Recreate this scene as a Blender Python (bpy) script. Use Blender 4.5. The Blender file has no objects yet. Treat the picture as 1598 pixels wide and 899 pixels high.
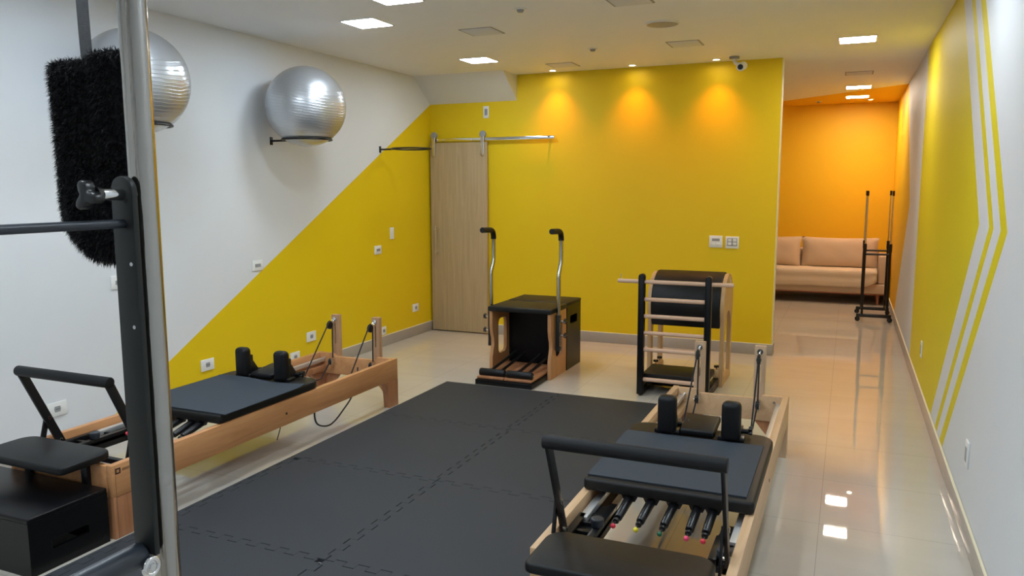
import bpy, bmesh, math, random
from mathutils import Vector, Matrix
random.seed(7)
PI = math.pi
sc = bpy.context.scene
COL = sc.collection

# ---------------------------------------------------------------- camera
PITCH, YAW, ROLL = 0.12836, 0.40696, -0.0027
cd = bpy.data.cameras.new('camera')
cd.sensor_width = 36.0
cd.lens = 1214.9 / 1598 * 36.0
cd.clip_start = 0.02
cam = bpy.data.objects.new('camera', cd)
cam.location = (0, 0, 1.6)
fwd = Vector((-math.sin(YAW) * math.cos(PITCH), math.cos(YAW) * math.cos(PITCH), -math.sin(PITCH)))
rgt = Vector((math.cos(YAW), math.sin(YAW), 0))
up = rgt.cross(fwd)
r2 = rgt * math.cos(ROLL) + up * math.sin(ROLL)
u2 = up * math.cos(ROLL) - rgt * math.sin(ROLL)
cam.rotation_euler = Matrix((r2, u2, -fwd)).transposed().to_euler()
COL.objects.link(cam)
sc.camera = cam

# ---------------------------------------------------------------- world, exposure, lamp strengths
w = bpy.data.worlds.new('world'); sc.world = w; w.use_nodes = True
w.node_tree.nodes['Background'].inputs[0].default_value = (0.8, 0.88, 1, 1)
w.node_tree.nodes['Background'].inputs[1].default_value = 0.3
sc.view_settings.view_transform = 'Standard'
sc.view_settings.look = 'None'
sc.view_settings.gamma = 1.0
sc.view_settings.use_curve_mapping = False
sc.view_settings.exposure = 1.97
PANEL_COOL = ((0.80, 0.91, 1.0), 14.5)
PANEL_MID = ((1.0, 0.95, 0.86), 17.0)
PANEL_WARM = ((1.0, 0.84, 0.66), 22.0)
SPOT_W = 9.0
SPOT_COL = (1.0, 0.32, 0.06)

# ---------------------------------------------------------------- room numbers
XL, XR, YB, YF, H = -4.288, 0.561, 7.685, 12.25, 2.767
XE = -0.618          # free end of the back wall
Y0 = -2.2            # wall behind the camera
BB = 0.104

# ---------------------------------------------------------------- materials
MATS = {}
def nodes_of(name):
    m = bpy.data.materials.new(name); m.use_nodes = True
    nt = m.node_tree
    return m, nt, nt.nodes['Principled BSDF']

def mat(name, col, rough=0.5, metal=0.0, noise=0.0, nscale=8.0, bump=0.0, bscale=200.0, spec=0.5, coat=0.0, var=None, bstretch=None):
    m, nt, p = nodes_of(name)
    p.inputs['Roughness'].default_value = rough
    p.inputs['Metallic'].default_value = metal
    p.inputs['Specular IOR Level'].default_value = spec
    p.inputs['Coat Weight'].default_value = coat
    tc = nt.nodes.new('ShaderNodeTexCoord')
    n = nt.nodes.new('ShaderNodeTexNoise'); n.inputs['Scale'].default_value = nscale; n.inputs['Detail'].default_value = 4
    nt.links.new(tc.outputs['Object'], n.inputs['Vector'])
    cr = nt.nodes.new('ShaderNodeMixRGB'); cr.blend_type = 'MIX'
    c2 = var if var else tuple(max(0, c * (1 - noise)) for c in col)
    cr.inputs[1].default_value = (*col, 1); cr.inputs[2].default_value = (*c2, 1)
    nt.links.new(n.outputs['Fac'], cr.inputs[0]); nt.links.new(cr.outputs[0], p.inputs['Base Color'])
    if bump:
        b = nt.nodes.new('ShaderNodeBump'); b.inputs['Strength'].default_value = bump; b.inputs['Distance'].default_value = 0.002
        n2 = nt.nodes.new('ShaderNodeTexNoise'); n2.inputs['Scale'].default_value = bscale; n2.inputs['Detail'].default_value = 3
        if bstretch:
            mp = nt.nodes.new('ShaderNodeMapping'); mp.inputs['Scale'].default_value = bstretch
            nt.links.new(tc.outputs['Object'], mp.inputs['Vector']); nt.links.new(mp.outputs[0], n2.inputs['Vector'])
        else:
            nt.links.new(tc.outputs['Object'], n2.inputs['Vector'])
        nt.links.new(n2.outputs['Fac'], b.inputs['Height']); nt.links.new(b.outputs[0], p.inputs['Normal'])
    return m

def wood(name, c1, c2, scale=(14, 1.2, 14), rough=0.42, spec=0.4):
    m, nt, p = nodes_of(name)
    p.inputs['Roughness'].default_value = rough
    p.inputs['Specular IOR Level'].default_value = spec
    tc = nt.nodes.new('ShaderNodeTexCoord')
    mp = nt.nodes.new('ShaderNodeMapping'); mp.inputs['Scale'].default_value = scale
    nt.links.new(tc.outputs['Object'], mp.inputs['Vector'])
    n = nt.nodes.new('ShaderNodeTexNoise'); n.inputs['Scale'].default_value = 1.6; n.inputs['Detail'].default_value = 8; n.inputs['Roughness'].default_value = 0.62
    n.inputs['Distortion'].default_value = 0.8
    nt.links.new(mp.outputs[0], n.inputs['Vector'])
    r = nt.nodes.new('ShaderNodeValToRGB')
    r.color_ramp.elements[0].position = 0.32; r.color_ramp.elements[0].color = (*c2, 1)
    r.color_ramp.elements[1].position = 0.66; r.color_ramp.elements[1].color = (*c1, 1)
    nt.links.new(n.outputs['Fac'], r.inputs[0]); nt.links.new(r.outputs[0], p.inputs['Base Color'])
    b = nt.nodes.new('ShaderNodeBump'); b.inputs['Strength'].default_value = 0.15; b.inputs['Distance'].default_value = 0.001
    nt.links.new(n.outputs['Fac'], b.inputs['Height']); nt.links.new(b.outputs[0], p.inputs['Normal'])
    return m

def emit(name, col, s):
    m = bpy.data.materials.new(name); m.use_nodes = True
    nt = m.node_tree; nt.nodes.clear()
    e = nt.nodes.new('ShaderNodeEmission'); o = nt.nodes.new('ShaderNodeOutputMaterial')
    e.inputs[0].default_value = (*col, 1); e.inputs[1].default_value = s
    nt.links.new(e.outputs[0], o.inputs[0])
    return m

YELLOW = (0.78, 0.55, 0.004); YELLOW2 = (0.76, 0.62, 0.012)
ORANGE = (0.83, 0.475, 0.008)
WHITE = (0.72, 0.735, 0.755)

class G:
    """tiny node-math helper"""
    def __init__(s, nt): s.nt = nt
    def m(s, op, a, b=None, c=None):
        n = s.nt.nodes.new('ShaderNodeMath'); n.operation = op
        for i, v in enumerate((a, b, c)):
            if v is None: continue
            if isinstance(v, (int, float)): n.inputs[i].default_value = v
            else: s.nt.links.new(v, n.inputs[i])
        return n.outputs[0]
    def mix(s, f, c1, c2):
        n = s.nt.nodes.new('ShaderNodeMixRGB')
        s.nt.links.new(f, n.inputs[0])
        for i, c in ((1, c1), (2, c2)):
            if isinstance(c, tuple): n.inputs[i].default_value = (*c, 1)
            else: s.nt.links.new(c, n.inputs[i])
        return n.outputs[0]

def wall_mat(name, build):
    m, nt, p = nodes_of(name)
    p.inputs['Roughness'].default_value = 0.55
    p.inputs['Specular IOR Level'].default_value = 0.35
    tc = nt.nodes.new('ShaderNodeTexCoord'); sx = nt.nodes.new('ShaderNodeSeparateXYZ')
    nt.links.new(tc.outputs['Object'], sx.inputs[0])
    g = G(nt)
    c = build(g, sx.outputs[0], sx.outputs[1], sx.outputs[2])
    n0 = nt.nodes.new('ShaderNodeTexNoise'); n0.inputs['Scale'].default_value = 1.1
    nt.links.new(tc.outputs['Object'], n0.inputs['Vector'])
    mx = nt.nodes.new('ShaderNodeMixRGB'); mx.blend_type = 'MULTIPLY'; mx.inputs[0].default_value = 1
    rr = nt.nodes.new('ShaderNodeValToRGB'); rr.color_ramp.elements[0].color = (.95, .95, .95, 1); rr.color_ramp.elements[1].color = (1, 1, 1, 1)
    nt.links.new(n0.outputs['Fac'], rr.inputs[0])
    if isinstance(c, tuple): mx.inputs[1].default_value = (*c, 1)
    else: nt.links.new(c, mx.inputs[1])
    nt.links.new(rr.outputs[0], mx.inputs[2]); nt.links.new(mx.outputs[0], p.inputs['Base Color'])
    b = nt.nodes.new('ShaderNodeBump'); b.inputs['Strength'].default_value = 0.25; b.inputs['Distance'].default_value = 0.002
    n = nt.nodes.new('ShaderNodeTexNoise'); n.inputs['Scale'].default_value = 60; n.inputs['Detail'].default_value = 3
    nt.links.new(tc.outputs['Object'], n.inputs['Vector'])
    nt.links.new(n.outputs['Fac'], b.inputs['Height']); nt.links.new(b.outputs[0], p.inputs['Normal'])
    return m

def left_paint(g, x, y, z):            # yellow below the diagonal
    d = g.m('SUBTRACT', g.m('ADD', g.m('MULTIPLY', g.m('SUBTRACT', y, 3.89), 0.5575), 0.388), z)
    return g.mix(g.m('GREATER_THAN', d, 0.0), WHITE, YELLOW)
def right_paint(g, x, y, z):           # arrow shapes pointing to the front of the room
    dz = g.m('SUBTRACT', z, 1.424)
    up_ = g.m('MULTIPLY', g.m('MAXIMUM', dz, 0.0), 0.95)
    dn_ = g.m('MULTIPLY', g.m('MAXIMUM', g.m('MULTIPLY', dz, -1.0), 0.0), 1.13)
    yy = g.m('SUBTRACT', y, g.m('ADD', up_, dn_))      # distance of the arrow's tip
    def band(a, b, src=yy): return g.m('MULTIPLY', g.m('GREATER_THAN', src, a), g.m('LESS_THAN', src, b))
    solid = g.m('MULTIPLY', g.m('GREATER_THAN', yy, 4.198), g.m('LESS_THAN', y, 7.66))
    f = g.m('ADD', g.m('ADD', solid, band(3.80, 3.915)), band(3.485, 3.63))
    c = g.mix(f, WHITE, YELLOW2)
    return g.mix(g.m('GREATER_THAN', yy, 8.85), c, ORANGE)
def ceil_paint(g, x, y, z):            # orange triangle at the far end of the ceiling
    d = g.m('ADD', g.m('SUBTRACT', y, 10.2), g.m('MULTIPLY', g.m('SUBTRACT', x, 0.56), 0.90))
    return g.mix(g.m('GREATER_THAN', d, 0.0), (0.86, 0.87, 0.89), ORANGE)

M = {}
M['wall_left'] = wall_mat('paint_left', left_paint)
M['wall_right'] = wall_mat('paint_right', right_paint)
M['ceiling'] = wall_mat('paint_ceiling', ceil_paint)
M['yellow'] = wall_mat('paint_yellow', lambda g, x, y, z: YELLOW)
M['orange'] = wall_mat('paint_orange', lambda g, x, y, z: ORANGE)
M['white_wall'] = wall_mat('paint_white', lambda g, x, y, z: WHITE)
M['baseboard'] = mat('porcelain_skirting', (0.42, 0.38, 0.34), 0.25, noise=0.1)
M['cream'] = mat('cream_edge', (0.80, 0.74, 0.52), 0.5)
M['grey_trim'] = mat('grey_strip', (0.35, 0.33, 0.3), 0.6)

def floor_mat():
    m, nt, p = nodes_of('polished_porcelain')
    p.inputs['Specular IOR Level'].default_value = 0.85
    tc = nt.nodes.new('ShaderNodeTexCoord'); sx = nt.nodes.new('ShaderNodeSeparateXYZ')
    nt.links.new(tc.outputs['Object'], sx.inputs[0]); g = G(nt)
    def joint(v, off, per=0.62, wd=0.0018):
        t = g.m('FRACT', g.m('DIVIDE', g.m('SUBTRACT', v, off - 62.0), per))
        e = g.m('MULTIPLY', g.m('MINIMUM', t, g.m('SUBTRACT', 1.0, t)), per)
        return g.m('LESS_THAN', e, wd)
    j = g.m('MAXIMUM', joint(sx.outputs[0], -0.059), joint(sx.outputs[1], 0.12))
    n = nt.nodes.new('ShaderNodeTexNoise'); n.inputs['Scale'].default_value = 1.7; n.inputs['Detail'].default_value = 6
    mp = nt.nodes.new('ShaderNodeMapping'); mp.inputs['Scale'].default_value = (1, 4, 1)
    nt.links.new(tc.outputs['Object'], mp.inputs['Vector']); nt.links.new(mp.outputs[0], n.inputs['Vector'])
    base = g.mix(n.outputs['Fac'], (0.60, 0.555, 0.485), (0.53, 0.485, 0.42))
    c = g.mix(j, base, (0.43, 0.385, 0.325))
    nt.links.new(c, p.inputs['Base Color'])
    nt.links.new(g.m('ADD', 0.02, g.m('MULTIPLY', j, 0.02)), p.inputs['Roughness'])
    n2 = nt.nodes.new('ShaderNodeTexNoise'); n2.inputs['Scale'].default_value = 3.5
    nt.links.new(tc.outputs['Object'], n2.inputs['Vector'])
    b = nt.nodes.new('ShaderNodeBump'); b.inputs['Strength'].default_value = 0.05; b.inputs['Distance'].default_value = 0.004
    nt.links.new(n2.outputs['Fac'], b.inputs['Height']); nt.links.new(b.outputs[0], p.inputs['Normal'])
    return m
M['floor'] = floor_mat()

M['wood_red'] = wood('oiled_hardwood', (0.60, 0.30, 0.130), (0.48, 0.215, 0.085))
M['wood_redleg'] = wood('oiled_hardwood_upright', (0.48, 0.225, 0.105), (0.36, 0.145, 0.065), (14, 14, 1.2))
M['wood_redz'] = wood('oiled_hardwood_post', (0.52, 0.31, 0.175), (0.42, 0.235, 0.125), (14, 14, 1.2))
M['wood_pale'] = wood('pale_hardwood', (0.64, 0.425, 0.245), (0.54, 0.335, 0.18))
M['wood_palez'] = wood('pale_hardwood_upright', (0.60, 0.42, 0.275), (0.50, 0.33, 0.205), (14, 14, 1.2))
M['wood_chair'] = wood('chair_wood', (0.52, 0.27, 0.12), (0.42, 0.20, 0.08), (10, 10, 1.0))
M['wood_barrel'] = wood('barrel_wood', (0.60, 0.39, 0.20), (0.50, 0.30, 0.145), (12, 12, 1.2))
M['wood_rung'] = wood('rung_wood', (0.70, 0.47, 0.33), (0.60, 0.38, 0.26), (1.2, 14, 14))
M['door'] = wood('oak_laminate', (0.47, 0.35, 0.20), (0.38, 0.28, 0.15), (26, 26, 1.1), 0.5, 0.25)
M['vinyl'] = mat('black_vinyl', (0.005, 0.0055, 0.0065), 0.46, noise=0.2, bump=0.15, bscale=400, spec=0.28)
M['vinyl_brown'] = mat('black_vinyl_soft', (0.010, 0.0095, 0.009), 0.5, noise=0.15, bump=0.12, bscale=400, spec=0.28)
M['foam'] = mat('black_foam', (0.006, 0.0065, 0.008), 0.55, noise=0.2, bump=0.2, bscale=300, spec=0.28)
M['box_black'] = mat('black_wrap', (0.004, 0.004, 0.005), 0.35, noise=0.2, bump=0.1, bscale=150, spec=0.25)
M['rubber'] = mat('rubber_tile', (0.034, 0.038, 0.045), 0.62, noise=0.16, nscale=2.2, bump=0.5, bscale=260, spec=0.3)
M['mat_blue'] = mat('textured_mat', (0.042, 0.053, 0.068), 0.7, noise=0.12, nscale=60, bump=0.6, bscale=500, spec=0.25)
M['black_metal'] = mat('black_powder_coat', (0.007, 0.007, 0.009), 0.38, noise=0.1, spec=0.35)
M['grey_metal'] = mat('charcoal_powder_coat', (0.016, 0.018, 0.017), 0.45, noise=0.1, spec=0.3)
M['slate_metal'] = mat('slate_powder_coat', (0.024, 0.031, 0.042), 0.38, noise=0.1)
M['chrome'] = mat('chrome', (0.72, 0.72, 0.72), 0.12, 1.0)
M['steel'] = mat('brushed_steel', (0.44, 0.42, 0.385), 0.13, 1.0, noise=0.12, nscale=3, bump=0.12, bscale=30, bstretch=(12, 12, 0.6))
M['aluminium'] = mat('aluminium', (0.78, 0.78, 0.78), 0.36, 0.8)
M['brushed'] = mat('satin_nickel', (0.60, 0.56, 0.50), 0.3, 0.9)
M['plastic_w'] = mat('white_plastic', (0.78, 0.78, 0.76), 0.35)
M['plastic_g'] = mat('grey_plastic', (0.30, 0.31, 0.32), 0.4)
M['plastic_k'] = mat('black_plastic', (0.006, 0.006, 0.007), 0.3)
M['dark'] = mat('dark_slot', (0.004, 0.004, 0.004), 0.8)
M['rope'] = mat('black_rope', (0.013, 0.013, 0.016), 0.8, bump=0.6, bscale=900)
M['red'] = mat('red_plastic', (0.72, 0.03, 0.06), 0.4)
M['pink'] = mat('pink_plastic', (0.80, 0.06, 0.16), 0.4)
M['yell'] = mat('yellow_plastic', (0.85, 0.72, 0.04), 0.4)
M['green'] = mat('green_plastic', (0.01, 0.12, 0.06), 0.4)
M['fabric'] = mat('sofa_linen', (0.60, 0.46, 0.33), 0.9, noise=0.12, nscale=5, bump=0.6, bscale=300, spec=0.15)
M['throw'] = mat('sofa_cotton', (0.70, 0.58, 0.44), 0.9, noise=0.12, nscale=4, bump=0.8, bscale=40, spec=0.15)
M['brownleg'] = mat('sofa_leg_wood', (0.30, 0.10, 0.05), 0.5)
M['fur'] = mat('black_fur', (0.003, 0.003, 0.0045), 0.5, spec=0.25)
M['strap'] = mat('grey_webbing', (0.13, 0.135, 0.145), 0.8, bump=1.0, bscale=60, bstretch=(1, 1, 14), noise=0.3, nscale=120)
M['burn'] = mat('burnt_mark', (0.05, 0.02, 0.012), 0.7)

def ball_mat():
    m, nt, p = nodes_of('pearl_silver_vinyl')
    p.inputs['Base Color'].default_value = (0.52, 0.54, 0.57, 1)
    p.inputs['Metallic'].default_value = 0.8; p.inputs['Roughness'].default_value = 0.33
    p.inputs['Coat Weight'].default_value = 0.5; p.inputs['Coat Roughness'].default_value = 0.12
    tc = nt.nodes.new('ShaderNodeTexCoord'); sx = nt.nodes.new('ShaderNodeSeparateXYZ')
    nt.links.new(tc.outputs['Object'], sx.inputs[0]); g = G(nt)
    nz = nt.nodes.new('ShaderNodeTexNoise'); nz.inputs['Scale'].default_value = 5; nt.links.new(tc.outputs['Object'], nz.inputs['Vector'])
    wv = g.m('SINE', g.m('MULTIPLY', g.m('ADD', sx.outputs[2], g.m('MULTIPLY', nz.outputs['Fac'], 0.05)), 150.0))
    band = g.m('MULTIPLY', g.m('LESS_THAN', g.m('ABSOLUTE', sx.outputs[2]), 0.17), g.m('MULTIPLY', g.m('POWER', g.m('ABSOLUTE', wv), 24.0), nz.outputs['Fac']))
    b = nt.nodes.new('ShaderNodeBump'); b.inputs['Strength'].default_value = 0.7; b.inputs['Distance'].default_value = 0.003
    nt.links.new(band, b.inputs['Height']); nt.links.new(b.outputs[0], p.inputs['Normal'])
    return m
M['ball'] = ball_mat()

# ---------------------------------------------------------------- mesh helpers
def newbm(): return bmesh.new()
def merge(dst, src):
    me = bpy.data.meshes.new('tmp'); src.to_mesh(me); src.free(); dst.from_mesh(me); bpy.data.meshes.remove(me)

def box(bm, x0, x1, y0, y1, z0, z1, bev=0.0, seg=2, mtx=None):
    t = bmesh.new()
    bmesh.ops.create_cube(t, size=1.0)
    for v in t.verts:
        v.co = Vector(((x0 + x1) / 2 + v.co.x * (x1 - x0), (y0 + y1) / 2 + v.co.y * (y1 - y0), (z0 + z1) / 2 + v.co.z * (z1 - z0)))
    if bev: bmesh.ops.bevel(t, geom=list(t.edges), offset=bev, segments=seg, profile=0.5, affect='EDGES')
    if mtx: bmesh.ops.transform(t, matrix=mtx, verts=t.verts)
    merge(bm, t); return bm

def cyl(bm, a, b, r, rb=None, seg=20, bev=0.0):
    a, b = Vector(a), Vector(b); d = b - a
    t = bmesh.new()
    bmesh.ops.create_cone(t, cap_ends=True, segments=seg, radius1=r, radius2=r if rb is None else rb, depth=d.length)
    if bev:
        ed = [e for e in t.edges if any(len(f.verts) > 4 for f in e.link_faces)]
        bmesh.ops.bevel(t, geom=ed, offset=bev, segments=3, profile=0.5, affect='EDGES')
    q = Vector((0, 0, 1)).rotation_difference(d.normalized()).to_matrix().to_4x4()
    bmesh.ops.transform(t, matrix=Matrix.Translation((a + b) / 2) @ q, verts=t.verts)
    merge(bm, t); return bm

def smooth_path(pts, n=8, closed=False):
    P = [Vector(p) for p in pts]; out = []
    m = len(P)
    for i in range(m if closed else m - 1):
        if closed: p0, p1, p2, p3 = P[(i - 1) % m], P[i], P[(i + 1) % m], P[(i + 2) % m]
        else: p0, p1, p2, p3 = P[max(i - 1, 0)], P[i], P[i + 1], P[min(i + 2, m - 1)]
        for k in range(n):
            t = k / n
            out.append(0.5 * ((2 * p1) + (p2 - p0) * t + (2 * p0 - 5 * p1 + 4 * p2 - p3) * t * t + (3 * p1 - 3 * p2 + p3 - p0) * t ** 3))
    if not closed: out.append(P[-1])
    return out

def tube(bm, pts, r, seg=10, closed=False, sec=None):
    P = [Vector(p) for p in pts]; n = len(P); rings = []
    prev = None
    for i in range(n):
        if closed: d = (P[(i + 1) % n] - P[(i - 1) % n])
        else: d = (P[min(i + 1, n - 1)] - P[max(i - 1, 0)])
        d.normalize()
        if prev is None:
            ref = Vector((0, 0, 1)) if abs(d.z) < 0.9 else Vector((1, 0, 0))
            u = d.cross(ref).normalized()
        else:
            u = (prev - d * prev.dot(d)).normalized()
        prev = u; v = d.cross(u)
        rr = r[i] if isinstance(r, (list, tuple)) else r
        ring = []
        for k in range(seg):
            a = 2 * PI * k / seg
            ca, sa = math.cos(a), math.sin(a)
            if sec: ca *= sec[0]; sa *= sec[1]
            ring.append(bm.verts.new(P[i] + (u * ca + v * sa) * rr))
        rings.append(ring)
    m = n if closed else n - 1
    for i in range(m):
        A, B = rings[i], rings[(i + 1) % n]
        for k in range(seg): bm.faces.new((A[k], A[(k + 1) % seg], B[(k + 1) % seg], B[k]))
    if not closed:
        bm.faces.new(rings[0][::-1]); bm.faces.new(rings[-1])
    return bm

def prism(bm, poly, axis, a0, a1, holes=(), bev=0.0, seg=2):
    """extrude a 2D polygon (with optional holes) along an axis; poly coordinates are the two other axes in x,y,z order"""
    t = bmesh.new()
    def P(u, v, a): return Vector({'x': (a, u, v), 'y': (u, a, v), 'z': (u, v, a)}[axis])
    loops = []
    for lp in (poly, *holes):
        vs = [t.verts.new(P(u, v, a0)) for u, v in lp]
        for i in range(len(vs)): t.edges.new((vs[i], vs[(i + 1) % len(vs)]))
        loops.append(vs)
    if holes: bmesh.ops.triangle_fill(t, edges=list(t.edges), use_beauty=True)
    else: t.faces.new(loops[0])
    fs = list(t.faces)
    if holes: bmesh.ops.dissolve_limit(t, angle_limit=0.01, verts=list(t.verts), edges=[e for e in t.edges if len(e.link_faces) == 2]) if False else None
    r = bmesh.ops.extrude_face_region(t, geom=fs)
    nv = [g for g in r['geom'] if isinstance(g, bmesh.types.BMVert)]
    bmesh.ops.translate(t, verts=nv, vec=P(0, 0, a1) - P(0, 0, a0))
    bmesh.ops.recalc_face_normals(t, faces=t.faces)
    if bev:
        ed = [e for e in t.edges if len(e.link_faces) == 2 and e.calc_face_angle(0) > 0.9 and abs((e.verts[0].co - e.verts[1].co).dot(P(0, 0, 1))) < 1e-5]
        bmesh.ops.bevel(t, geom=ed, offset=bev, segments=seg, profile=0.5, affect='EDGES')
    merge(bm, t); return bm

def rrect(x0, x1, y0, y1, r, n=6, rs=None):
    rs = rs or (r, r, r, r); out = []
    for (cx, cy, a), q in zip(((x1, y1, 0), (x0, y1, PI / 2), (x0, y0, PI), (x1, y0, 3 * PI / 2)), rs):
        sx = -1 if cx == x1 else 1; sy = -1 if cy == y1 else 1
        if q <= 0: out.append((cx, cy)); continue
        for k in range(n + 1):
            t = a + PI / 2 * k / n
            out.append((cx + sx * q + q * math.cos(t), cy + sy * q + q * math.sin(t)))
    return out

def ico(bm, c, r, sub=3, scale=(1, 1, 1)):
    t = bmesh.new(); bmesh.ops.create_icosphere(t, subdivisions=sub, radius=r)
    for v in t.verts: v.co = Vector((v.co.x * scale[0] + c[0], v.co.y * scale[1] + c[1], v.co.z * scale[2] + c[2]))
    merge(bm, t); return bm

def torus(bm, c, R_, r, axis='z', seg=48, s2=10):
    pts = []
    for k in range(seg):
        a = 2 * PI * k / seg; u, v = R_ * math.cos(a), R_ * math.sin(a)
        pts.append(Vector(c) + Vector({'z': (u, v, 0), 'x': (0, u, v), 'y': (u, 0, v)}[axis]))
    return tube(bm, pts, r, s2, closed=True)

def obj(name, bm, m, parent=None, loc=None, ang=0.6):
    me = bpy.data.meshes.new(name)
    bmesh.ops.recalc_face_normals(bm, faces=bm.faces)
    bm.to_mesh(me); bm.free()
    for mm in (m if isinstance(m, (list, tuple)) else [m]): me.materials.append(mm)
    me.shade_smooth(); me.set_sharp_from_angle(angle=ang)
    o = bpy.data.objects.new(name, me); COL.objects.link(o)
    if parent: o.parent = parent
    if loc: o.location = loc
    return o
def tag(o, label, cat, group=None):
    o['label'] = label; o['category'] = cat
    if group: o['group'] = group
    return o
def thing(name, label, cat, loc=(0, 0, 0), rz=0, group=None):
    o = bpy.data.objects.new(name, None); COL.objects.link(o)
    o.empty_display_size = 0.1
    o.location = loc; o.rotation_euler = (0, 0, rz)
    return tag(o, label, cat, group)
def struct(name, bm, m):
    o = obj(name, bm, m); o['kind'] = 'structure'; return o
def dup(root, loc, label=None, group=None, rz=None):
    r = root.copy(); COL.objects.link(r); r.location = loc
    if rz is not None: r.rotation_euler = (0, 0, rz)
    if label: r['label'] = label
    if group: r['group'] = group
    for ch in list(root.children):
        c = ch.copy(); COL.objects.link(c); c.parent = r
        for gch in ch.children:
            d = gch.copy(); COL.objects.link(d); d.parent = c
    return r

# ================================================================ ROOM SHELL
T = 0.12
struct('floor', box(newbm(), XL - T, XR + T, Y0 - T, YF + T, -0.1, 0), M['floor'])
struct('ceiling', box(newbm(), XL - T, XR + T, Y0 - T, YF + T, H, H + 0.1), M['ceiling'])
struct('wall_left', box(newbm(), XL - T, XL, Y0, YF, 0, H), M['wall_left'])
struct('wall_right', box(newbm(), XR, XR + T, Y0, YF, 0, H), M['wall_right'])
struct('wall_back', box(newbm(), XL, XE, YB, YB + 0.14, 0, H), M['yellow'])
struct('wall_far', box(newbm(), XL, XR, YF, YF + T, 0, H), M['orange'])
struct('wall_front', box(newbm(), XL, XR, Y0 - T, Y0, 0, H), M['white_wall'])
struct('trim_1', box(newbm(), XE, XE + 0.006, YB - 0.002, YB + 0.142, 0, H), M['cream'])
# sloping boxed-in corner above the sliding door
bm = prism(newbm(), [(7.33, H), (YB, H), (YB, 2.505)], 'x', XL, -3.25)
struct('trim_2', bm, M['white_wall'])
# skirtings, each with its light top edge
def skirting(name, x0, x1, y0, y1, cap=True, side=None):
    b = box(newbm(), x0, x1, y0, y1, 0, BB, 0.002)
    o = struct(name, b, M['baseboard'])
    e = 0.002
    c = obj('top_edge', box(newbm(), x0 + e, x1 - e, y0 + e, y1 - e, BB, BB + 0.006), M['cream'], o)
    return o
skirting('baseboard_left', XL, XL + 0.014, Y0, YB)
skirting('baseboard_right', XR - 0.014, XR, Y0, YF)
skirting('baseboard_back', -3.56, XE + 0.014, YB - 0.014, YB)
skirting('baseboard_end', XE + 0.006, XE + 0.014, YB, YB + 0.14)
skirting('baseboard_far', -3.2, XR - 0.014, YF - 0.014, YF)

# ================================================================ SLIDING DOOR
d1 = struct('door_1', prism(newbm(), rrect(-4.262, -3.577, 0.012, 2.085, 0.004, 2), 'y', YB - 0.062, YB - 0.022, bev=0.002), M['door'])
b = cyl(newbm(), (-4.18, YB - 0.11, 0.86), (-4.18, YB - 0.11, 1.185), 0.006)
for z in (0.90, 1.145): cyl(b, (-4.18, YB - 0.11, z), (-4.18, YB - 0.06, z), 0.005); cyl(b, (-4.195, YB - 0.11, z), (-4.145, YB - 0.11, z), 0.005)
obj('door_handle', b, M['brushed'], d1)
for x in (-4.212, -3.622):
    b = prism(newbm(), rrect(x - 0.021, x + 0.021, 1.94, 2.15, 0.019, 5), 'y', YB - 0.082, YB - 0.070, bev=0.002)
    for z in (1.97, 2.04): cyl(b, (x, YB - 0.09, z), (x, YB - 0.08, z), 0.007)
    h = obj('hanger_strap', b, M['brushed'], d1)
    b = cyl(newbm(), (x, YB - 0.068, 2.165), (x, YB - 0.048, 2.165), 0.038, seg=32, bev=0.003)
    cyl(b, (x, YB - 0.088, 2.14), (x, YB - 0.04, 2.14), 0.009)
    obj('wheel', b, M['plastic_g'], h)
b = box(newbm(), XL + 0.02, -2.812, YB - 0.060, YB - 0.048, 2.098, 2.13, 0.002)
t = tag(obj('sliding_door_track', b, M['chrome']), 'flat chrome track bar above the sliding wooden door', 'door track')
for x in (-4.1, -3.75, -3.35, -2.87):
    b = cyl(newbm(), (x, YB - 0.06, 2.114), (x, YB, 2.114), 0.01); cyl(b, (x, YB - 0.066, 2.114), (x, YB - 0.058, 2.114), 0.012, seg=6)
    obj('mounting_bolt', b, M['chrome'], t)

# ================================================================ CEILING FITTINGS
def light_panel(name, label, x, y, prm, group='square ceiling light panels'):
    t = thing(name, label, 'ceiling light', (x, y, H), 0, group)
    s = 0.145
    obj('frame', prism(newbm(), rrect(-s, s, -s, s, 0.006), 'z', -0.004, 0.0, holes=[rrect(-s + .012, s - .012, -s + .012, s - .012, 0.01)[::-1]]), M['plastic_w'], t)
    obj('diffuser', prism(newbm(), rrect(-s + .012, s - .012, -s + .012, s - .012, 0.012), 'z', -0.003, -0.0005), emit('panel_glow', *prm), t)
    return t
vis = {(-3.225, 4.88): 'lit square ceiling light right above the wall-held balls, second row', (-2.655, 4.32): 'lit square ceiling light cut by the top edge of the picture',
       (-3.205, 6.68): 'lit square ceiling light in front of the sloping boxed corner above the door'}
for (x, y), l in vis.items(): light_panel('ceiling_light', l, x, y, PANEL_COOL)
light_panel('ceiling_light', 'lit square ceiling light in the passage, nearest of the three in line', 0.0, 7.0, PANEL_MID)
light_panel('ceiling_light', 'lit square ceiling light in the passage, middle of the three in line', 0.037, 10.29, PANEL_WARM)
light_panel('ceiling_light', 'lit square ceiling light nearest to the orange far wall', 0.031, 11.37, PANEL_WARM)
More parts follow.
